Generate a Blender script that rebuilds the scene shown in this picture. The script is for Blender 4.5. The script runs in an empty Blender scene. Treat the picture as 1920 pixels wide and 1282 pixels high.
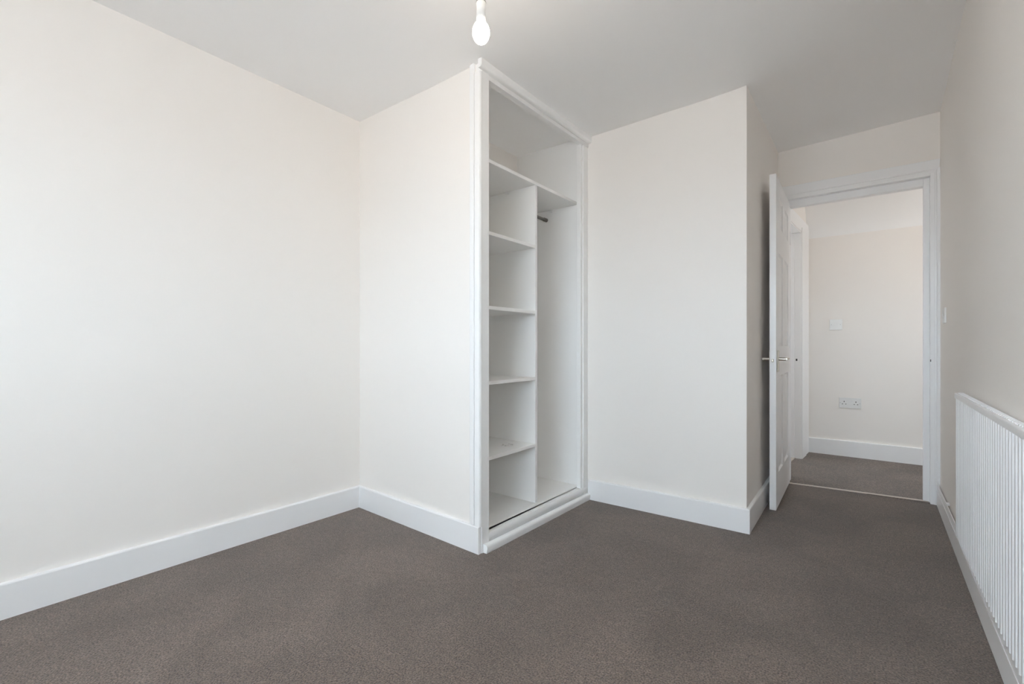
import bpy, bmesh, math, random
import numpy as np
from mathutils import Vector, Matrix
random.seed(7)
scn = bpy.context.scene
COL = scn.collection
R = math.radians

# ------------------------------------------------------------------ camera
FPX, CX, HY, CAMH, YAW = 868.0, 960.0, 650.0, 0.97, 0.66
cam = bpy.data.cameras.new('camera'); cam_o = bpy.data.objects.new('camera', cam); COL.objects.link(cam_o)
cam.sensor_width = 36.0; cam.sensor_fit = 'HORIZONTAL'; cam.lens = FPX / 1920 * 36
cam.shift_y = (HY - 641.0) / 1920.0
cam.clip_start = 0.02
cam_o.location = (0, 0, CAMH); cam_o.rotation_euler = (math.pi / 2, 0, YAW)
scn.camera = cam_o

# ------------------------------------------------------------------ view / world / daylight
scn.view_settings.view_transform = 'Standard'
scn.view_settings.look = 'None'
scn.view_settings.exposure = 0.10
scn.view_settings.gamma = 1.0
scn.view_settings.use_curve_mapping = False
SKY = (0.73, 0.875, 1.0); GROUND = (0.47, 0.49, 0.505); SKY_STRENGTH = 16.8
scn.cycles.max_bounces = 15; scn.cycles.diffuse_bounces = 13; scn.cycles.use_light_tree = False
BULB_STRENGTH = 70.0; BULB_COL = (1.0, 0.85, 0.69)
world = bpy.data.worlds.new('overcast_sky'); scn.world = world; world.use_nodes = True
bg = world.node_tree.nodes['Background']
wn = world.node_tree
_tc = wn.nodes.new('ShaderNodeTexCoord'); _sx = wn.nodes.new('ShaderNodeSeparateXYZ'); _rp = wn.nodes.new('ShaderNodeValToRGB')
wn.links.new(_tc.outputs['Generated'], _sx.inputs[0]); _mr = wn.nodes.new('ShaderNodeMapRange')
_mr.inputs['From Min'].default_value = -0.05; _mr.inputs['From Max'].default_value = 0.05
wn.links.new(_sx.outputs['Z'], _mr.inputs['Value']); wn.links.new(_mr.outputs[0], _rp.inputs['Fac'])
_rp.color_ramp.elements[0].color = (*GROUND, 1); _rp.color_ramp.elements[1].color = (*SKY, 1)   # land below the horizon, overcast sky above
wn.links.new(_rp.outputs['Color'], bg.inputs['Color']); bg.inputs['Strength'].default_value = SKY_STRENGTH
# room layout constants the daylight needs
YB = -1.25                                  # wall with the window, behind the camera
WIN = (-1.40, 0.22, 1.00, 2.06)            # x0 x1 z0 z1 of that window
HWIN = (4.30, 4.75, 1.00, 1.75)             # added hall end window, out of view (y0 y1 z0 z1) at x = HX
HX = 1.75
NWIN = (4.25, 4.80, 1.0, 1.9); NX = -2.3    # window added in the unseen next room, at x = NX
def portal(loc, rot, sx, sy):
    l = bpy.data.lights.new('window_portal', 'AREA'); l.shape = 'RECTANGLE'; l.size = sx; l.size_y = sy
    l.cycles.is_portal = True
    o = bpy.data.objects.new('window_portal', l); COL.objects.link(o); o.location = loc; o.rotation_euler = rot
portal(((WIN[0]+WIN[1])/2, YB-0.1, (WIN[2]+WIN[3])/2), (R(90), 0, R(180)), WIN[1]-WIN[0], WIN[3]-WIN[2])
portal((HX+0.08, (HWIN[0]+HWIN[1])/2, (HWIN[2]+HWIN[3])/2), (R(90), 0, R(-90+180)), HWIN[1]-HWIN[0], HWIN[3]-HWIN[2])
portal((NX-0.08, (NWIN[0]+NWIN[1])/2, (NWIN[2]+NWIN[3])/2), (R(90), 0, R(90+180)), NWIN[1]-NWIN[0], NWIN[3]-NWIN[2])

# ------------------------------------------------------------------ materials
def mat(name, col, rough=0.5, metal=0.0, bump=None, bump_scale=300, bump_dist=0.001, var=None, spec=None):
    m = bpy.data.materials.new(name); m.use_nodes = True
    nt = m.node_tree; b = nt.nodes['Principled BSDF']
    b.inputs['Base Color'].default_value = (*col, 1); b.inputs['Roughness'].default_value = rough
    b.inputs['Metallic'].default_value = metal
    if spec is not None: b.inputs['Specular IOR Level'].default_value = spec
    if bump or var:
        tc = nt.nodes.new('ShaderNodeTexCoord')
        nz = nt.nodes.new('ShaderNodeTexNoise'); nz.inputs['Scale'].default_value = bump_scale; nz.inputs['Detail'].default_value = 3
        nt.links.new(tc.outputs['Object'], nz.inputs['Vector'])
        if bump:
            bp = nt.nodes.new('ShaderNodeBump'); bp.inputs['Strength'].default_value = bump; bp.inputs['Distance'].default_value = bump_dist
            nt.links.new(nz.outputs['Fac'], bp.inputs['Height']); nt.links.new(bp.outputs['Normal'], b.inputs['Normal'])
        if var:
            rp = nt.nodes.new('ShaderNodeValToRGB')
            a = [max(0, c*(1-var)) for c in col]; d = [min(1, c*(1+var)) for c in col]
            rp.color_ramp.elements[0].color = (*a, 1); rp.color_ramp.elements[1].color = (*d, 1)
            rp.color_ramp.elements[0].position = 0.3; rp.color_ramp.elements[1].position = 0.7
            nt.links.new(nz.outputs['Fac'], rp.inputs['Fac']); nt.links.new(rp.outputs['Color'], b.inputs['Base Color'])
    return m
M = {}
M['wall'] = mat('cream_wall_paint', (0.892, 0.858, 0.822), 0.6, bump=0.02, bump_scale=160, spec=0.3)
M['ceiling'] = mat('white_ceiling_paint', (0.945, 0.945, 0.945), 0.8, bump=0.02, bump_scale=120, spec=0.2)
M['gloss'] = mat('white_satin_woodwork', (0.90, 0.90, 0.905), 0.33)
M['white'] = mat('white_wardrobe_paint', (0.905, 0.905, 0.90), 0.42)
M['board'] = mat('white_melamine_board', (0.90, 0.90, 0.89), 0.4)
M['metal'] = mat('brushed_nickel', (0.62, 0.57, 0.50), 0.28, 1.0)
M['steel'] = mat('zinc_steel', (0.55, 0.55, 0.55), 0.35, 1.0)
M['oldsteel'] = mat('aged_chrome', (0.30, 0.29, 0.27), 0.4, 1.0)
M['zinc'] = mat('bright_zinc_plate', (0.75, 0.74, 0.72), 0.45, 0.7)
M['plastic'] = mat('white_moulded_plastic', (0.80, 0.80, 0.79), 0.3)
M['dark'] = mat('dark_slot', (0.03, 0.03, 0.03), 0.7)
M['radiator'] = mat('white_radiator_enamel', (0.87, 0.875, 0.885), 0.3)
M['bar'] = mat('threshold_bar_metal', (0.62, 0.56, 0.50), 0.45, 0.6)
M['upvc'] = mat('white_window_frame', (0.82, 0.82, 0.82), 0.3)

def carpet():
    m = bpy.data.materials.new('taupe_twist_carpet'); m.use_nodes = True
    nt = m.node_tree; b = nt.nodes['Principled BSDF']; N = nt.nodes.new; L = nt.links.new
    b.inputs['Roughness'].default_value = 0.95; b.inputs['Specular IOR Level'].default_value = 0.1
    b.inputs['Sheen Weight'].default_value = 0.25; b.inputs['Sheen Roughness'].default_value = 0.5
    tc = N('ShaderNodeTexCoord')
    def noise(sc, det, dist=0):
        n = N('ShaderNodeTexNoise'); n.inputs['Scale'].default_value = sc; n.inputs['Detail'].default_value = det
        n.inputs['Distortion'].default_value = dist; L(tc.outputs['Object'], n.inputs['Vector']); return n
    fine = noise(190, 4); mid = noise(45, 3); big = noise(2.6, 3, 0.6)
    def ramp(n, p0, c0, p1, c1):
        r = N('ShaderNodeValToRGB'); r.color_ramp.elements[0].position = p0; r.color_ramp.elements[1].position = p1
        r.color_ramp.elements[0].color = (*c0, 1); r.color_ramp.elements[1].color = (*c1, 1); L(n.outputs['Fac'], r.inputs['Fac']); return r
    base = ramp(fine, 0.34, (0.066, 0.050, 0.040), 0.66, (0.238, 0.179, 0.144))
    r2 = ramp(mid, 0.30, (0.82, 0.82, 0.82), 0.70, (1.12, 1.12, 1.12))
    r3 = ramp(big, 0.38, (0.86, 0.855, 0.85), 0.64, (1.10, 1.10, 1.10))
    def mul(a, c):
        x = N('ShaderNodeMix'); x.data_type = 'RGBA'; x.blend_type = 'MULTIPLY'; x.inputs[0].default_value = 1
        L(a, x.inputs[6]); L(c, x.inputs[7]); return x.outputs[2]
    L(mul(mul(base.outputs['Color'], r2.outputs['Color']), r3.outputs['Color']), b.inputs['Base Color'])
    bp = N('ShaderNodeBump'); bp.inputs['Strength'].default_value = 0.8; bp.inputs['Distance'].default_value = 0.006
    L(fine.outputs['Fac'], bp.inputs['Height']); L(bp.outputs['Normal'], b.inputs['Normal'])
    return m
M['carpet'] = carpet()
def emis(name, col, s):
    m = bpy.data.materials.new(name); m.use_nodes = True
    b = m.node_tree.nodes['Principled BSDF']; b.inputs['Base Color'].default_value = (0.9, 0.9, 0.88, 1)
    b.inputs['Emission Color'].default_value = (*col, 1); b.inputs['Emission Strength'].default_value = s
    return m
M['bulb'] = emis('lit_bulb', BULB_COL, BULB_STRENGTH)
def glass():
    m = bpy.data.materials.new('window_glass'); m.use_nodes = True; nt = m.node_tree
    nt.nodes.remove(nt.nodes['Principled BSDF'])
    t = nt.nodes.new('ShaderNodeBsdfTransparent'); g = nt.nodes.new('ShaderNodeBsdfGlossy'); g.inputs['Roughness'].default_value = 0
    x = nt.nodes.new('ShaderNodeMixShader'); x.inputs[0].default_value = 0.06
    nt.links.new(t.outputs[0], x.inputs[1]); nt.links.new(g.outputs[0], x.inputs[2])
    nt.links.new(x.outputs[0], nt.nodes['Material Output'].inputs[0]); return m
M['glass'] = glass()

# ------------------------------------------------------------------ mesh helpers
def box(bm, x0, x1, y0, y1, z0, z1):
    v = [bm.verts.new(p) for p in [(x0,y0,z0),(x1,y0,z0),(x1,y1,z0),(x0,y1,z0),(x0,y0,z1),(x1,y0,z1),(x1,y1,z1),(x0,y1,z1)]]
    for f in [(0,3,2,1),(4,5,6,7),(0,1,5,4),(1,2,6,5),(2,3,7,6),(3,0,4,7)]: bm.faces.new([v[i] for i in f])
def loft(bm, rings, close=True, caps=True):
    """rings: lists of equal-length point lists; joins neighbours"""
    vs = [[bm.verts.new(p) for p in r] for r in rings]
    n = len(vs[0])
    for a, b in zip(vs, vs[1:]):
        for i in range(n if close else n-1):
            j = (i+1) % n
            bm.faces.new([a[i], a[j], b[j], b[i]])
    if caps:
        bm.faces.new(list(reversed(vs[0]))); bm.faces.new(vs[-1])
def tube(bm, p0, p1, r0, r1=None, n=16):
    r1 = r0 if r1 is None else r1
    p0, p1 = Vector(p0), Vector(p1); d = (p1-p0).normalized()
    a = d.orthogonal().normalized(); b = d.cross(a)
    loft(bm, [[p + (a*math.cos(t)+b*math.sin(t))*r for t in [2*math.pi*i/n for i in range(n)]] for p, r in ((p0, r0), (p1, r1))])
def lathe(bm, c, prof, n=32):
    """prof: list of (r, z) about a vertical axis through c=(x,y)"""
    loft(bm, [[(c[0]+r*math.cos(2*math.pi*i/n), c[1]+r*math.sin(2*math.pi*i/n), z) for i in range(n)] for r, z in prof])
def finish(name, bm, m, parent=None, bevel=0, smooth=False, seg=2):
    bmesh.ops.remove_doubles(bm, verts=bm.verts, dist=1e-6)
    bmesh.ops.recalc_face_normals(bm, faces=bm.faces)
    me = bpy.data.meshes.new(name); bm.to_mesh(me); bm.free()
    me.materials.append(M[m])
    o = bpy.data.objects.new(name, me); COL.objects.link(o)
    if parent is not None: o.parent = parent
    if bevel:
        md = o.modifiers.new('bevel', 'BEVEL'); md.width = bevel; md.segments = seg; md.limit_method = 'ANGLE'; md.angle_limit = R(40)
    if smooth:
        for p in me.polygons: p.use_smooth = True
        me.set_sharp_from_angle(angle=R(45))
    return o
def bx(name, m, b, parent=None, bevel=0):
    bm = bmesh.new(); box(bm, *b); return finish(name, bm, m, parent, bevel)
def tag(o, label, cat, group=None, kind=None):
    o['label'] = label; o['category'] = cat
    if group: o['group'] = group
    if kind: o['kind'] = kind
    return o
def struct(o, label, cat): return tag(o, label, cat, kind='structure')
def thing(name, loc=(0,0,0), rz=0):
    o = bpy.data.objects.new(name, None); COL.objects.link(o); o.location = loc; o.rotation_euler = (0,0,rz); o.empty_display_size = 0.05
    return o
def prism(bm, pts, z0, z1):
    loft(bm, [[(x, y, z0) for x, y in pts], [(x, y, z1) for x, y in pts]])

# ------------------------------------------------------------------ room outline (plan, metres; camera stands at 0,0)
LB = (-2.447, YB); LA = (-2.464, 1.661); WA = (-1.480, 1.627)
BL = (-1.425, 2.641); CC = (-0.514, 2.661); CD = (-0.535, 3.85); RD = (0.334, 3.85)
def rx(y): return 0.334 + 0.0075*(y-3.85)
RB = (rx(YB), YB)
ZT = 2.72
# ceiling height: an old, slightly uneven ceiling -> smooth surface through surveyed heights
CE = np.array([(-2.464,1.661,2.341),(-2.452,.437,2.352),(-1.455,1.627,2.306),(-1.42,2.64,2.308),(-.514,2.661,2.333),(-.535,3.85,2.381),
               (.334,3.85,2.412),(.326,2.84,2.478),(.30,.6,2.46),(.30,YB,2.44),(-2.45,YB,2.352),(-1.0,.6,2.36),(-1.0,YB,2.37),(-1.95,1.645,2.320),(-.97,2.65,2.319)])
def tps(P):
    n = len(P); d = np.linalg.norm(P[:,None,:2]-P[None,:,:2], axis=2)
    K = np.where(d > 0, d**2*np.log(np.maximum(d,1e-9)), 0) + 0.004*np.eye(n)
    A = np.zeros((n+3,n+3)); A[:n,:n] = K; Q = np.c_[np.ones(n), P[:,:2]]; A[:n,n:] = Q; A[n:,:n] = Q.T
    w = np.linalg.solve(A, np.r_[P[:,2], 0,0,0])
    def f(x, y):
        r = np.hypot(P[:,0]-x, P[:,1]-y); k = np.where(r > 0, r**2*np.log(np.maximum(r,1e-9)), 0)
        return float(k@w[:n] + w[n] + w[n+1]*x + w[n+2]*y)
    return f
ceil_z = tps(CE)

# floor / ceiling
fl = bx('floor', 'carpet', (-2.75, 0.55, YB-0.2, 3.845, -0.08, 0.0)); struct(fl, 'taupe twist pile carpet covering the bedroom floor', 'floor')
fl2 = bx('floor', 'carpet', (NX-0.1, HX+0.1, 3.845, 5.30, -0.08, 0.002)); struct(fl2, 'taupe carpet of the hall beyond the open door', 'floor')
bm = bmesh.new(); nx, ny = 24, 36
X = [-2.75+i*(0.55+2.75)/nx for i in range(nx+1)]; Y = [YB-0.2+j*(3.97-YB+0.2)/ny for j in range(ny+1)]
V = [[bm.verts.new((x, y, ceil_z(min(max(x,-2.47),.335), max(y,YB)))) for y in Y] for x in X]
for i in range(nx):
    for j in range(ny): bm.faces.new([V[i][j], V[i][j+1], V[i+1][j+1], V[i+1][j]])
r = bmesh.ops.extrude_face_region(bm, geom=bm.faces[:]); 
for g in r['geom']:
    if isinstance(g, bmesh.types.BMVert): g.co.z += 0.5
ce = finish('ceiling', bm, 'ceiling', smooth=True); struct(ce, 'plain white painted bedroom ceiling', 'ceiling')

# walls: prisms between plan points, thickness on the far side
def wall(name, p0, p1, t, label, z0=-0.05, z1=ZT, m='wall', holes=None):
    p0, p1 = Vector(p0), Vector(p1); d = (p1-p0).normalized(); n = Vector((-d.y, d.x))*t
    bm = bmesh.new()
    L = (p1-p0).length
    def seg(a, b, za, zb):
        q = [p0+d*a, p0+d*b, p0+d*b+n, p0+d*a+n]; prism(bm, [tuple(v) for v in q], za, zb)
    if not holes: seg(0, L, z0, z1)
    else:
        a0, a1, h0, h1 = holes
        seg(0, a0, z0, z1); seg(a1, L, z0, z1); seg(a0, a1, h1, z1)
        if h0 > z0: seg(a0, a1, z0, h0)
    o = finish(name, bm, m); struct(o, label, 'wall'); return o
# left wall (room on its right when walking from back to front)
wall('wall_left', LB, (LA[0], LA[1]), 0.15, 'long cream wall on the left of the bedroom')
wall('wall_wardrobe_side', LA, WA, 0.03, 'cream return wall beside the open wardrobe')
# chimney-breast like bump-out: front, side
wall('wall_front', (-1.99, 2.641), BL, 0.12, 'cream wall closing the far end of the wardrobe')
wall('wall_front', BL, CC, 0.12, 'cream wall between the wardrobe and the door recess')
wall('wall_recess', (CC[0], CC[1]), CD, 0.10, 'narrow cream wall behind the open door')
# door wall with opening
DX0, DX1, DZ = -0.478, 0.288, 2.025           # structural opening (inside faces of lining)
WT = 0.125                                     # door wall thickness
wall('wall_door', (CD[0]-0.1, 3.85), (RD[0]+0.1, 3.85), WT, 'cream wall strip above the bedroom doorway', holes=(DX0-0.02-(CD[0]-0.1), DX1+0.02-(CD[0]-0.1), -0.05, DZ+0.02))
wall('wall_right', (RD[0], 3.97), (rx(1.24), 1.24), 0.15, 'cream wall on the right above the radiator')
wall('wall_right', (rx(1.24), 1.24), (rx(YB-0.15), YB-0.15), 0.15, 'cream wall on the right beside the camera')
wall('wall_back', (RB[0]+0.2, YB), (LB[0]-0.2, YB), 0.2, 'cream window wall behind the camera',
     holes=(RB[0]+0.2-WIN[1], RB[0]+0.2-WIN[0], WIN[2], WIN[3]))

# skirting boards
SH, ST = 0.127, 0.018
def skirt(name, w0, w1, f0, f1, label, h=SH, m='gloss'):
    bm = bmesh.new()
    w0, w1, f0, f1 = [Vector(v) for v in (w0, w1, f0, f1)]
    def ring(z, k):
        a, b = f0.lerp(w0, k), f1.lerp(w1, k); return [(w0.x,w0.y,z),(w1.x,w1.y,z),(b.x,b.y,z),(a.x,a.y,z)]
    loft(bm, [ring(0, 0), ring(h-0.005, 0), ring(h-0.001, 0.12), ring(h, 0.3)])
    o = finish(name, bm, m); return struct(o, label, 'baseboard')
skirt('baseboard_left', LB, LA, (LB[0]+ST, LB[1]), (LA[0]+ST, LA[1]-ST), 'white skirting board along the left wall')
skirt('baseboard_wardrobe_side', LA, (-1.447, 1.627), (LA[0]+ST, LA[1]-ST), (-1.447, 1.609), 'short white skirting board beside the wardrobe')
skirt('baseboard_front', (-1.424, 2.6405), CC, (-1.424, 2.6225), (CC[0]+ST, CC[1]-ST), 'white skirting board between wardrobe and door recess')
skirt('baseboard_recess', CC, CD, (CC[0]+ST, CC[1]-ST), (CD[0]+ST, CD[1]), 'white skirting board behind the open door')
skirt('baseboard_back', (RB[0], YB), LB, (RB[0], YB+ST), (LB[0], YB+ST), 'white skirting board under the bedroom window')
# right skirting: a board standing off the wall with a thinner cover strip in front
bm = bmesh.new()
def rstrip(d0, d1, z0, z1, y0, y1):
    prism(bm, [(rx(y0)-d1, y0), (rx(y0)-d0, y0), (rx(y1)-d0, y1), (rx(y1)-d1, y1)], z0, z1)
rstrip(0.0105, 0.0150, 0, 0.131, YB+0.02, 3.829)
rs = finish('baseboard_right', bm, 'gloss', bevel=0.0015); struct(rs, 'white boxed skirting board below the radiator', 'baseboard')
bm = bmesh.new(); rstrip(0.0150, 0.0178, 0, 0.096, YB+0.02, 3.829); finish('cover_strip', bm, 'gloss', rs, bevel=0.001)
bm = bmesh.new(); rstrip(0.0, 0.0150, 0.127, 0.134, 3.36, 3.40); finish('pipe_clip', bm, 'gloss', rs)

# ------------------------------------------------------------------ windows (behind camera; hall end and next room added for light)
def window(name, axis, c, a0, a1, z0, z1, depth, label, bars=1):
    w = thing(name); struct(w, label, 'window')
    def b(a, bb, za, zb, d0, d1, nm, m, par=w):
        return bx(nm, m, (a, bb, c+d0, c+d1, za, zb) if axis == 'y' else (c+d0, c+d1, a, bb, za, zb), par, 0.003)
    f = 0.055
    b(a0, a1, z0, z0+f, -depth/2, depth/2, 'frame', 'upvc'); b(a0, a1, z1-f, z1, -depth/2, depth/2, 'frame', 'upvc')
    b(a0, a0+f, z0+f, z1-f, -depth/2, depth/2, 'frame', 'upvc'); b(a1-f, a1, z0+f, z1-f, -depth/2, depth/2, 'frame', 'upvc')
    W = (a1-a0-2*f); 
    for k in range(1, bars+1):
        a = a0+f+W*k/(bars+1); b(a-0.03, a+0.03, z0+f, z1-f, -depth/2, depth/2, 'mullion', 'upvc')
    for k in range(bars+1):
        p0 = a0+f+W*k/(bars+1)+(0.03 if k else 0); p1 = a0+f+W*(k+1)/(bars+1)-(0.03 if k < bars else 0)
        b(p0, p1, z0+f, z1-f, -0.003, 0.003, 'pane', 'glass')
    return w
w1 = window('window_1', 'y', YB-0.13, WIN[0], WIN[1], WIN[2], WIN[3], 0.06, 'white framed bedroom window in the wall behind the camera')
bx('window_sill', 'gloss', (WIN[0]-0.04, WIN[1]+0.04, YB-0.10, YB+0.03, WIN[2]-0.025, WIN[2]), w1, 0.004)
window('window_2', 'x', HX+0.06, HWIN[0], HWIN[1], HWIN[2], HWIN[3], 0.06, 'unseen white framed window added at the end of the hall for daylight', 0)  # out of view, put in to bring daylight along the hall
window('window_3', 'x', NX-0.06, NWIN[0], NWIN[1], NWIN[2], NWIN[3], 0.06, 'unseen white framed window added in the room across the hall for daylight', 0)  # out of view, put in so sky light comes through the far doorway

# ------------------------------------------------------------------ hall beyond the door
HB = 5.055                                            # hall back wall
hc = Vector((-0.468, HB)); hd = Vector((-0.0645, -0.998))
bm = bmesh.new(); box(bm, -0.62, HX+0.1, HB, HB+0.12, -0.05, 2.6)
struct(finish('wall_hall_back', bm, 'wall'), 'cream hall wall seen through the doorway', 'wall')
def hp(k, off=0): n = Vector((0.998, -0.0645)); p = hc+hd*k+n*off; return (p.x, p.y)
K0, K1, HZ = 0.37, 1.02, 1.955
bm = bmesh.new()
prism(bm, [hp(-0.12,-0.10), hp(-0.12), hp(K0-0.015), hp(K0-0.015,-0.10)], -0.05, 2.6)
prism(bm, [hp(K1,-0.10), hp(K1), hp(1.15), hp(1.15,-0.10)], -0.05, 2.6)
prism(bm, [hp(K0-0.015,-0.10), hp(K0-0.015), hp(K1), hp(K1,-0.10)], HZ+0.015, 2.6)
struct(finish('wall_hall_left', bm, 'wall'), 'cream hall wall around the doorway across the landing', 'wall')
# frame of the doorway across the hall
fr = thing('trim_1', (hc.x, hc.y, 0)); struct(fr, 'white frame of the doorway on the left of the hall', 'door frame')
def hprism(name, a, b, o0, o1, z0, z1, par=fr, m='gloss'):
    bm = bmesh.new(); q = [hp(a,o0), hp(a,o1), hp(b,o1), hp(b,o0)]; prism(bm, [(x-hc.x, y-hc.y) for x, y in q], z0, z1); return finish(name, bm, m, par, 0.002)
hprism('architrave', 0.02, K0-0.005, 0, 0.016, 0, 2.078); hprism('architrave', 0.17, K0-0.01, 0.016, 0.022, 0, 2.0)
hprism('architrave', K0-0.005, K1+0.07, 0, 0.016, HZ+0.01, 2.078); hprism('architrave', K1, K1+0.055, 0, 0.016, 0, HZ+0.01)
hprism('jamb', K0-0.015, K0, -0.11, 0.012, 0, HZ); hprism('jamb', K1, K1+0.015, -0.11, 0.012, 0, HZ); hprism('jamb', K0, K1, -0.11, 0.012, HZ, HZ+0.015)
hprism('door_stop', K0, K0+0.012, -0.075, -0.035, 0, HZ)
sp = hprism('strike_plate', K0, K0+0.002, -0.034, -0.004, 0.82, 0.90)
hprism('latch_hole', K0+0.001, K0+0.003, -0.026, -0.014, 0.848, 0.866, sp, 'dark')
hprism('threshold_strip', K0, K1, -0.07, -0.03, 0, 0.008, m='bar')
# white sloping soffit over the hall
bm = bmesh.new()
pts = [(HB+0.0, 1.965), (HB-0.13, 2.30), (3.96, 2.34), (3.96, 2.6), (HB+0.1, 2.6), (HB+0.1, 1.965)]
loft(bm, [[(x, y, z) for y, z in pts] for x in (-0.56, HX+0.1)])
struct(finish('ceiling_hall', bm, 'ceiling'), 'white sloping ceiling above the hall', 'ceiling')
bm = bmesh.new(); a0, a1, z0, z1 = HWIN
box(bm, HX, HX+0.12, 3.9, a0, -0.05, 2.6); box(bm, HX, HX+0.12, a1, HB+0.1, -0.05, 2.6); box(bm, HX, HX+0.12, a0, a1, -0.05, z0); box(bm, HX, HX+0.12, a0, a1, z1, 2.6)
struct(finish('wall_hall_end', bm, 'wall'), 'cream end wall of the hall around its added window', 'wall')
bx_ = bx('wall_hall_near', 'wall', (RD[0]+0.1, HX+0.1, 3.85, 3.975, -0.05, 2.6)); struct(bx_, 'cream hall wall beside the bedroom door', 'wall')
skirt('baseboard_hall', (-0.468, HB), (HX, HB), (-0.468, HB-ST), (HX, HB-ST), 'white skirting board along the hall wall', h=0.140)
# room across the hall
bm = bmesh.new(); a0, a1, z0, z1 = NWIN
box(bm, NX-0.12, NX, 3.9, a0, -0.05, 2.6); box(bm, NX-0.12, NX, a1, 5.3, -0.05, 2.6); box(bm, NX-0.12, NX, a0, a1, -0.05, z0); box(bm, NX-0.12, NX, a0, a1, z1, 2.6)
box(bm, NX, -0.56, 5.2, 5.3, -0.05, 2.6); box(bm, NX, -0.60, 3.86, 3.97, -0.05, 2.6)
struct(finish('wall_next_room', bm, 'wall'), 'cream walls of the room across the hall', 'wall')
struct(bx('ceiling_next_room', 'ceiling', (NX-0.12, -0.56, 3.86, 5.3, 2.35, 2.45)), 'white ceiling of the room across the hall', 'ceiling')

# ------------------------------------------------------------------ bedroom doorway: lining, stops, architrave
fr = thing('trim_2', (0, 3.85, 0)); struct(fr, 'white moulded door frame around the open bedroom doorway', 'door frame')
def fb(name, x0, x1, y0, y1, z0, z1, m='gloss', bev=0.002): return bx(name, m, (x0, x1, y0-3.85, y1-3.85, z0, z1), fr, bev)
Y0, Y1 = 3.838, 3.985
fb('jamb', DX0-0.02, DX0, Y0, Y1, 0, DZ+0.02); fb('jamb', DX1, DX1+0.02, Y0, Y1, 0, DZ+0.02); fb('head_jamb', DX0, DX1, Y0, Y1, DZ, DZ+0.02)
fb('door_stop', DX1-0.030, DX1, 3.879, 3.93, 0, DZ); fb('door_stop', DX0, DX0+0.014, 3.879, 3.93, 0, DZ); fb('door_stop', DX0+0.014, DX1-0.030, 3.879, 3.93, 1.977, DZ)
sp = fb('strike_plate', DX1-0.002, DX1+0.0045, 3.8365, 3.864, 0.862, 0.918, 'gloss', 0.0005)
bx('latch_hole', 'dark', (DX1-0.001, DX1+0.003, -0.0140, -0.0125, 0.878, 0.892), sp)
# architrave profile: (distance from opening edge, proud of wall)
PROF = [(0.006,0.0),(0.006,0.007),(0.010,0.010),(0.018,0.010),(0.020,0.013),(0.027,0.014),(0.030,0.011),(0.034,0.016),(0.040,0.018),(0.092,0.018),(0.095,0.015),(0.095,0.0)]
def arch_leg(name, pts2d):       # vertical leg, pts (x, y) plan
    bm = bmesh.new(); loft(bm, [[(x, y-3.85, z(x)) for x, y in pts2d] for z in (lambda x: 0.0, leg_top)]); finish(name, bm, 'gloss', fr)
leg_top = lambda x: DZ + (x-DX1)
sc_ = min(1.0, (RD[0]-0.0015-DX1)/0.095)
# right leg is cut down where it meets the side wall
pr = [(DX1+min(d, RD[0]-0.0012-DX1), 3.85-t) for d, t in PROF]
uniq = []
for p in pr:
    if not uniq or (abs(p[0]-uniq[-1][0])+abs(p[1]-uniq[-1][1])) > 1e-5: uniq.append(p)
arch_leg('architrave', uniq)
leg_top = lambda x: DZ + (DX0-x)
arch_leg('architrave', [(DX0-min(d, 0.054), 3.85-t) for d, t in PROF[:8]] + [(DX0-0.054, 3.85-0.018), (DX0-0.054, 3.85)])
bm = bmesh.new()
loft(bm, [[(xe(d), -t, DZ+d) for d, t in PROF] for xe in (lambda d: DX0-min(d, 0.054), lambda d: DX1+min(d, RD[0]-0.0012-DX1))])
finish('architrave', bm, 'gloss', fr)
# threshold bar between the two carpets (laid slightly askew)
tb = bmesh.new(); prism(tb, [(-0.478, 3.795), (0.285, 3.878), (0.285, 3.898), (-0.478, 3.815)], 0.0, 0.006)
tb = finish('threshold_bar', tb, 'bar', bevel=0.002); tag(tb, 'thin metal carpet bar across the bedroom doorway', 'threshold bar')

# ------------------------------------------------------------------ the open six-panel door
HINGE = Vector((-0.457, 3.812)); NEAR = Vector((-0.440, 3.091))
dv = (NEAR-HINGE); DW = dv.length; rz = math.atan2(dv.y, dv.x)
door = thing('door_1', (HINGE.x, HINGE.y, 0), rz); struct(door, 'white six-panel door standing open against the recess wall', 'door')
# local frame: x along the leaf from the hinge, y: away from the room-facing... +y points towards the doorway side
side = 1 if math.cos(rz+math.pi/2) > 0 else -1        # +1 when local +y faces +X (the visible face)
DT, DB, DTOP = 0.035, 0.010, 1.986
yv0, yv1 = (-DT, 0.0) if side == 1 else (0.0, DT)
def db(name, x0, x1, z0, z1, y0=yv0, y1=yv1, m='gloss', par=door, bev=0.0015): return bx(name, m, (x0, x1, y0, y1, z0, z1), par, bev)
ST_, MU = 0.105, 0.095
pw = (DW-2*ST_-MU)/2
cols = [(ST_, ST_+pw), (ST_+pw+MU, DW-ST_)]
rows = [(0.215, 0.795), (0.975, 1.535), (1.700, 1.875)]
db('stile', 0, ST_, DB, DTOP); db('stile', DW-ST_, DW, DB, DTOP)
for a, b in ((DB, rows[0][0]), (rows[0][1], rows[1][0]), (rows[1][1], rows[2][0]), (rows[2][1], DTOP)): db('rail', ST_, DW-ST_, a, b)
for a, b in rows: db('muntin', cols[0][1], cols[1][0], a, b)
ym = (yv0+yv1)/2
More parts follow.
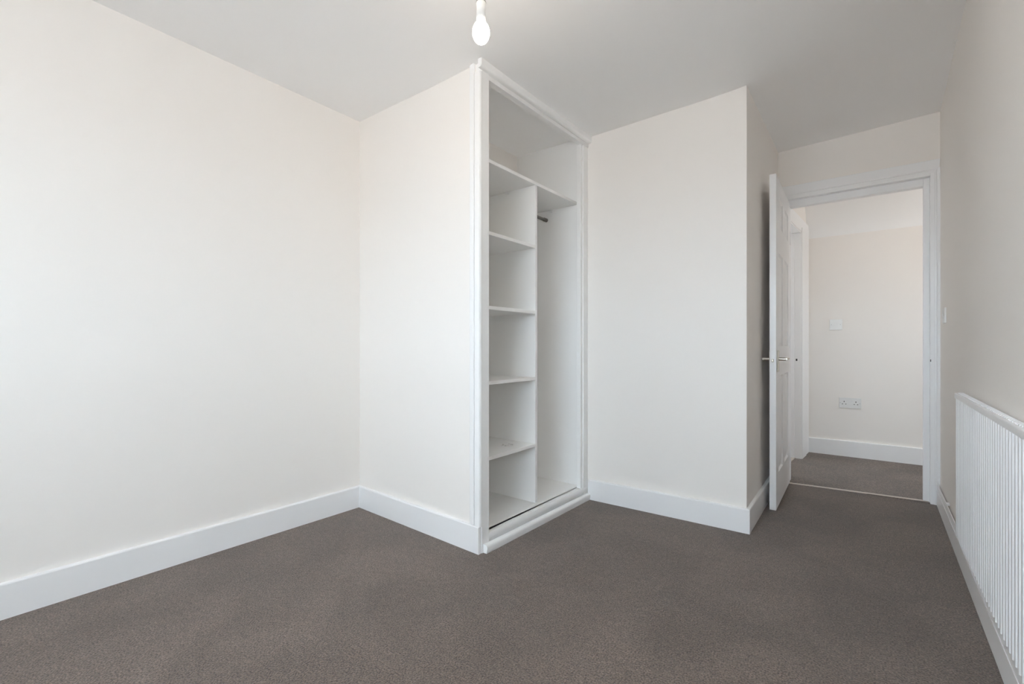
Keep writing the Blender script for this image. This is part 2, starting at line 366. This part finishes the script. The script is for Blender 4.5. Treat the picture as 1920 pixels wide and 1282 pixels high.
for (x0, x1) in cols:
    for (z0, z1) in rows:
        bm = bmesh.new()
        def rr(i, y): return [(x0+i, y, z0+i), (x1-i, y, z0+i), (x1-i, y, z1-i), (x0+i, y, z1-i)]
        h_ = DT/2
        loft(bm, [rr(0, ym-h_+0.001), rr(0.008, ym-h_+0.009), rr(0.020, ym-h_+0.010), rr(0.045, ym-h_+0.003)], caps=False)
        loft(bm, [rr(0, ym+h_-0.001), rr(0.008, ym+h_-0.009), rr(0.020, ym+h_-0.010), rr(0.045, ym+h_-0.003)], caps=False)
        for s_ in (-1, 1):
            bm.faces.new([bm.verts.new(p) for p in rr(0.045, ym+s_*(h_-0.003))])
        finish('panel', bm, 'gloss', door)
# lever handles, one on either face
for s_ in (1, -1):
    yf = yv1 if s_ == 1 else yv0
    hx = DW-0.058
    bm = bmesh.new(); y0, y1 = sorted((yf, yf+s_*0.007)); box(bm, hx-0.020, hx+0.020, y0, y1, 0.822, 0.948)
    hd_ = finish('door_handle', bm, 'metal', door, bevel=0.003)
    bm = bmesh.new()
    out = 0.046 if s_ == side else 0.038
    tube(bm, (hx, yf+s_*0.006, 0.897), (hx, yf+s_*out, 0.897), 0.0095)
    tube(bm, (hx+0.008, yf+s_*out, 0.897), (hx-0.105, yf+s_*out, 0.899), 0.0095, 0.0075)
    finish('lever', bm, 'metal', hd_, bevel=0.003, smooth=True)
bm = bmesh.new(); box(bm, DW-0.0005, DW+0.0012, ym-0.011, ym+0.011, 0.835, 0.925); lp = finish('latch_plate', bm, 'gloss', door, bevel=0.001)
bm = bmesh.new(); box(bm, DW+0.001, DW+0.010, ym-0.006, ym+0.006, 0.880, 0.898); finish('latch_bolt', bm, 'metal', lp, bevel=0.003)
for zz in (0.23, 1.0, 1.74):
    bm = bmesh.new(); tube(bm, (-0.004, yv1 if side == 1 else yv0, zz-0.045), (-0.004, yv1 if side == 1 else yv0, zz+0.045), 0.006, n=12); finish('hinge', bm, 'gloss', door)

# ------------------------------------------------------------------ built-in wardrobe
WR = thing('built_in_wardrobe', (-1.72, 2.13, 0)); tag(WR, 'white built-in wardrobe without doors, open shelves beside a hanging space', 'wardrobe')
OX, OY = -1.72, 2.13
def wb(name, x0, x1, y0, y1, z0, z1, m='white', bev=0.0015, par=WR): return bx(name, m, (x0-OX, x1-OX, y0-OY, y1-OY, z0, z1), par, bev)
FX0 = -1.443; FX1 = -1.430         # face plane x at the near / far end (runs very slightly askew)
def fx(y): return FX0 + (FX1-FX0)*(y-1.63)/1.0
def yprof(name, prof, y0, y1, m='white', bev=0, par=WR):
    """extrude an (x-offset from face, z) profile along the face"""
    bm = bmesh.new(); loft(bm, [[(fx(y)+dx-OX, y-OY, z) for dx, z in prof] for y in (y0, y1)]); return finish(name, bm, m, par, bev, smooth=True)
ZH = 2.243
def q(name, pts, z0, z1, bev=0.0015):
    bm = bmesh.new(); prism(bm, [(x-OX, y-OY) for x, y in pts], z0, z1); return finish(name, bm, 'white', WR, bev)
# near post
q('post', [(-1.500,1.629),(fx(1.63),1.629),(fx(1.68),1.680),(-1.500,1.680)], 0, 2.34)
q('post_trim', [(-1.513,1.617),(-1.481,1.612),(-1.481,1.629),(-1.513,1.629)], SH, 2.33, 0.005)
q('corner_bead', [(-1.4765,1.6125),(-1.4455,1.6125),(-1.4415,1.622),(-1.4415,1.631),(-1.4765,1.631)], SH-0.002, 2.262, 0.003)
# far post, stepped
q('post', [(-1.475,2.585),(fx(2.58)-0.004,2.585),(fx(2.63)-0.004,2.640),(-1.475,2.640)], 0, 2.34)
q('inner_stop', [(-1.472,2.562),(fx(2.56)-0.012,2.562),(fx(2.56)-0.012,2.600),(-1.472,2.600)], 0.078, ZH+0.005, 0.003)
# head: band with a moulded cornice above
yprof('head_rail', [(-0.035,ZH),(0.0,ZH),(0.0,2.261),(-0.006,2.263),(-0.006,2.270),(0.0,2.272),(0.0,2.34),(-0.035,2.34)], 1.630, 2.640)
arc = [(0.0, 2.268),(0.012, 2.268)] + [(0.012+0.010*math.sin(a), 2.268+0.014*(1-math.cos(a))) for a in [R(k) for k in range(15, 91, 15)]] + [(0.022, 2.335), (0.0, 2.335)]
yprof('cornice', arc, 1.603, 2.650)
# plinth: lower half-round bead, groove, upper rail
low = [(0.0,0.0),(0.020,0.0)] + [(0.012+0.012*math.cos(a), 0.026+0.014*math.sin(a)) for a in [R(k) for k in range(0, 91, 15)]] + [(0.0,0.040)]
yprof('plinth_bead', low, 1.640, 2.636)
yprof('bottom_rail', [(-0.045,0.0),(-0.006,0.0),(-0.006,0.050),(-0.002,0.056),(-0.002,0.074),(-0.006,0.080),(-0.045,0.080)], 1.66, 2.62)
# carcass
SX, BK, YE = -1.500, -1.985, 2.615
bm = bmesh.new()
loft(bm, [[(x-OX, y-OY, z) for x, y in ((BK,1.682),(-1.470,1.682),(-1.470,2.64),(BK,2.64))] for z in (0.0, 0.08)])
finish('base_board', bm, 'board', WR)
wb('end_panel', BK, -1.470, YE, 2.640, 0.0, 2.34, 'white')
wb('side_panel', BK, -1.500, 1.678, 1.682, 0.0, 2.34, 'white')
wb('divider', BK, SX, 2.147, 2.167, 0.088, 1.885, 'board')
wb('shelf', BK, SX+0.002, 1.682, YE, 1.885, 1.903, 'board')
for z in (1.545, 1.174, 0.799, 0.423): wb('shelf', BK, SX, 1.682, 2.147, z-0.018, z, 'board')
# shelf battens under the top shelf, hinge mortises
wb('shelf_clip', -1.700, -1.684, YE-0.012, YE, 1.868, 1.885, 'white'); wb('shelf_clip', -1.700, -1.684, 2.135, 2.147, 1.868, 1.885, 'white')
wb('hinge_mortise', fx(1.68)-0.022, fx(1.68)-0.006, 1.679, 1.6825, 1.555, 1.625, 'dark', 0)
wb('hinge_plate', fx(2.56)-0.030, fx(2.56)-0.011, 2.5605, 2.574, 1.40, 1.50, 'white', 0.001)
wb('hinge_plate', fx(2.56)-0.030, fx(2.56)-0.011, 2.5605, 2.574, 0.75, 0.85, 'white', 0.001)
rl = bmesh.new(); tube(rl, (-1.735-OX, 2.167-OY, 1.824), (-1.735-OX, YE-OY, 1.824), 0.0095, n=20); rail = finish('hanging_rail', rl, 'oldsteel', WR, smooth=True)
for a, b in ((2.167, 2.176), (YE-0.03, YE)):
    rl = bmesh.new(); tube(rl, (-1.735-OX, a-OY, 1.824), (-1.735-OX, b-OY, 1.824), 0.0125, n=20); finish('rail_socket', rl, 'oldsteel', rail, smooth=True)
struct(bx('wall_wardrobe_back', 'wall', (BK-0.1, BK, 1.682, 2.76, -0.05, ZT)), 'cream wall visible above the top wardrobe shelf', 'wall')
# loose screws left on the lowest shelf
def screw(x, y, rz_, label, L=0.030):
    t = thing('screw', (x, y, 0.423), rz_); tag(t, label, 'screw', 'loose screws on the lowest wardrobe shelf')
    bm = bmesh.new(); tube(bm, (0, 0, 0.0042), (0.004, 0, 0.0040), 0.0042, 0.0020, 12); finish('head', bm, 'zinc', t)
    bm = bmesh.new(); tube(bm, (0.004, 0, 0.0040), (L, 0, 0.0016), 0.0020, 0.0006, 10); finish('shank', bm, 'zinc', t)
SL = 'small loose metal screw lying in a heap on the lowest wardrobe shelf'
for (x, y, a) in ((-1.590,1.985,0.4),(-1.578,2.005,2.3),(-1.597,2.030,1.2),(-1.570,2.030,3.4),(-1.615,2.000,5.1)): screw(x, y, a, SL)
def cap(x, y, label):
    t = thing('plastic_button', (x, y, 0.423)); tag(t, label, 'button')
    bm = bmesh.new(); lathe(bm, (0, 0), [(0.0075,0),(0.0075,0.003),(0.006,0.0055),(0.003,0.007),(0.0005,0.0072)], 16); finish('dome', bm, 'plastic', t, smooth=True)
    bm = bmesh.new(); lathe(bm, (0, 0), [(0.0095,0),(0.0095,0.0012),(0.0075,0.002)], 16); finish('rim', bm, 'plastic', t, smooth=True)
cap(-1.585, 2.017, 'white domed plastic button among the screws on the lowest wardrobe shelf')

# ------------------------------------------------------------------ radiator
RY0, RY1, RXF, RZ0, RZ1 = 1.25, 2.726, 0.284, 0.180, 0.777
rad = thing('radiator', (RXF, (RY0+RY1)/2, RZ0)); tag(rad, 'long white ribbed panel radiator on the right-hand wall', 'radiator')
ry = (RY0+RY1)/2
def rl_(bm): bmesh.ops.translate(bm, verts=bm.verts, vec=(-RXF, -ry, -RZ0)); return bm
bm = bmesh.new(); P = []; n = int((RY1-RY0-0.06)/0.0333); y = RY1
pts = [(RXF+0.004, RY1), (RXF+0.004, RY1-0.030)]
y = RY1-0.030; pitch = (RY1-RY0-0.06)/n
for k in range(n):
    for fr_, dx in ((0.10,0.004),(0.28,-0.003),(0.62,-0.003),(0.80,0.004),(1.0,0.004)): pts.append((RXF+dx, y-pitch*fr_))
    y -= pitch
pts += [(RXF+0.004, RY0), (RXF+0.020, RY0), (RXF+0.020, RY1)]
prism(bm, pts, RZ0, RZ1-0.024); rl_(bm); finish('front_panel', bm, 'radiator', rad, smooth=False)
bm = bmesh.new(); box(bm, RXF-0.003, RXF+0.0295, RY0-0.002, RY1+0.002, RZ1-0.026, RZ1-0.004); rl_(bm); finish('top_cap', bm, 'radiator', rad, bevel=0.003)
bm = bmesh.new()
yy = RY0+0.02
while yy < RY1-0.03:
    box(bm, RXF+0.006, RXF+0.022, yy, yy+0.014, RZ1-0.0045, RZ1); yy += 0.024
rl_(bm); finish('grille', bm, 'radiator', rad)
for y_ in (RY0, RY1-0.006):
    bm = bmesh.new(); box(bm, RXF+0.004, RXF+0.028, y_, y_+0.006, RZ0, RZ1-0.02); rl_(bm); finish('side_panel', bm, 'radiator', rad, bevel=0.002)
for y_ in (RY0+0.2, RY1-0.2):
    bm = bmesh.new(); box(bm, RXF+0.020, 0.3142, y_-0.02, y_+0.02, 0.30, 0.65); rl_(bm); finish('wall_bracket', bm, 'radiator', rad)

# ------------------------------------------------------------------ pendant light
bc = 2.008
def pendant(PX, PY, cz, label):
    pd = thing('pendant_light', (PX, PY, 2.0)); tag(pd, label, 'pendant light')
    def pl(name, prof, m, n=32):
        bm = bmesh.new(); lathe(bm, (0, 0), [(r_, z-2.0) for r_, z in prof], n); return finish(name, bm, m, pd, smooth=True)
    prof = [(0.0006, bc-0.0372)] + [(0.0285*math.sin(a), bc-0.0372*math.cos(a)) for a in [R(k) for k in range(12, 150, 11)]] + [(0.0140, bc+0.0345), (0.0130, bc+0.040)]
    pl('bulb', prof, 'bulb', 20)
    hd_ = pl('lamp_holder', [(0.0145, 2.041),(0.0158,2.043),(0.0158,2.061),(0.0148,2.063),(0.0150,2.100),(0.0162,2.102),(0.0162,2.110),(0.0140,2.114),(0.0135,2.140),(0.0080,2.158),(0.0040,2.165)], 'plastic')
    bm = bmesh.new(); lathe(bm, (0,0), [(0.0158,0.1055),(0.0166,0.1058),(0.0166,0.1075),(0.0158,0.1078)]); finish('ring', bm, 'dark', hd_)
    pl('cord', [(0.0035, 2.160), (0.0035, cz-0.02)], 'plastic', 12)
    pl('ceiling_rose', [(0.006, cz-0.034),(0.030,cz-0.030),(0.044,cz-0.018),(0.046,cz+0.004)], 'plastic')
pendant(-1.019, 1.146, ceil_z(-1.019, 1.146), 'bare lit bulb hanging in a white holder from the bedroom ceiling')
pendant(1.25, 4.45, 2.31, 'unseen bare bulb added in the hall, right of the doorway, to brighten it')  # out-of-view lamp, added to warm and brighten the hall

# ------------------------------------------------------------------ switches and socket
def plate(name, loc, rz_, w, h, label, cat):
    t = thing(name, loc, rz_); tag(t, label, cat)          # local: x along wall, -y out of the wall
    bm = bmesh.new(); box(bm, -w/2, w/2, -0.010, 0.0, -h/2, h/2); pl_ = finish('face_plate', bm, 'plastic', t, bevel=0.003)
    return t, pl_
def screws(pl_, xs, z=0):
    for x in xs:
        bm = bmesh.new(); tube(bm, (x, -0.0095, z), (x, -0.0112, z), 0.0034, n=12); finish('screw_head', bm, 'steel', pl_)
t, p = plate('fused_switch', (-0.250, HB-0.0, 1.168), 0, 0.094, 0.094, 'small square white switch plate on the hall wall', 'switch')
screws(p, (-0.033, 0.033))
bm = bmesh.new(); box(bm, -0.012, 0.012, -0.0125, -0.009, -0.012, 0.012); finish('rocker', bm, 'plastic', t, bevel=0.001)
t, p = plate('wall_socket', (-0.148, HB-0.0, 0.474), 0, 0.158, 0.092, 'white double power socket low on the hall wall', 'socket')
for cx_ in (-0.042, 0.042):
    for (dx, dz, w, h) in ((0,0.012,0.006,0.010),(-0.012,-0.010,0.008,0.005),(0.012,-0.010,0.008,0.005)):
        bm = bmesh.new(); box(bm, cx_+dx-w/2, cx_+dx+w/2, -0.0105, -0.008, dz-h/2, dz+h/2); finish('pin_hole', bm, 'dark', t)
for cx_ in (-0.014, 0.014):
    bm = bmesh.new(); box(bm, cx_-0.008, cx_+0.008, -0.0125, -0.009, 0.016, 0.034); finish('rocker', bm, 'plastic', t, bevel=0.001)
screws(p, (-0.070, 0.070), 0.0)
t, p = plate('light_switch', (rx(3.57), 3.570, 1.147), R(-90), 0.086, 0.086, 'white light switch beside the door on the right wall', 'switch')
bm = bmesh.new(); box(bm, -0.008, 0.008, -0.0135, -0.009, -0.013, 0.013); finish('rocker', bm, 'plastic', t, bevel=0.001)
screws(p, (-0.030, 0.030))
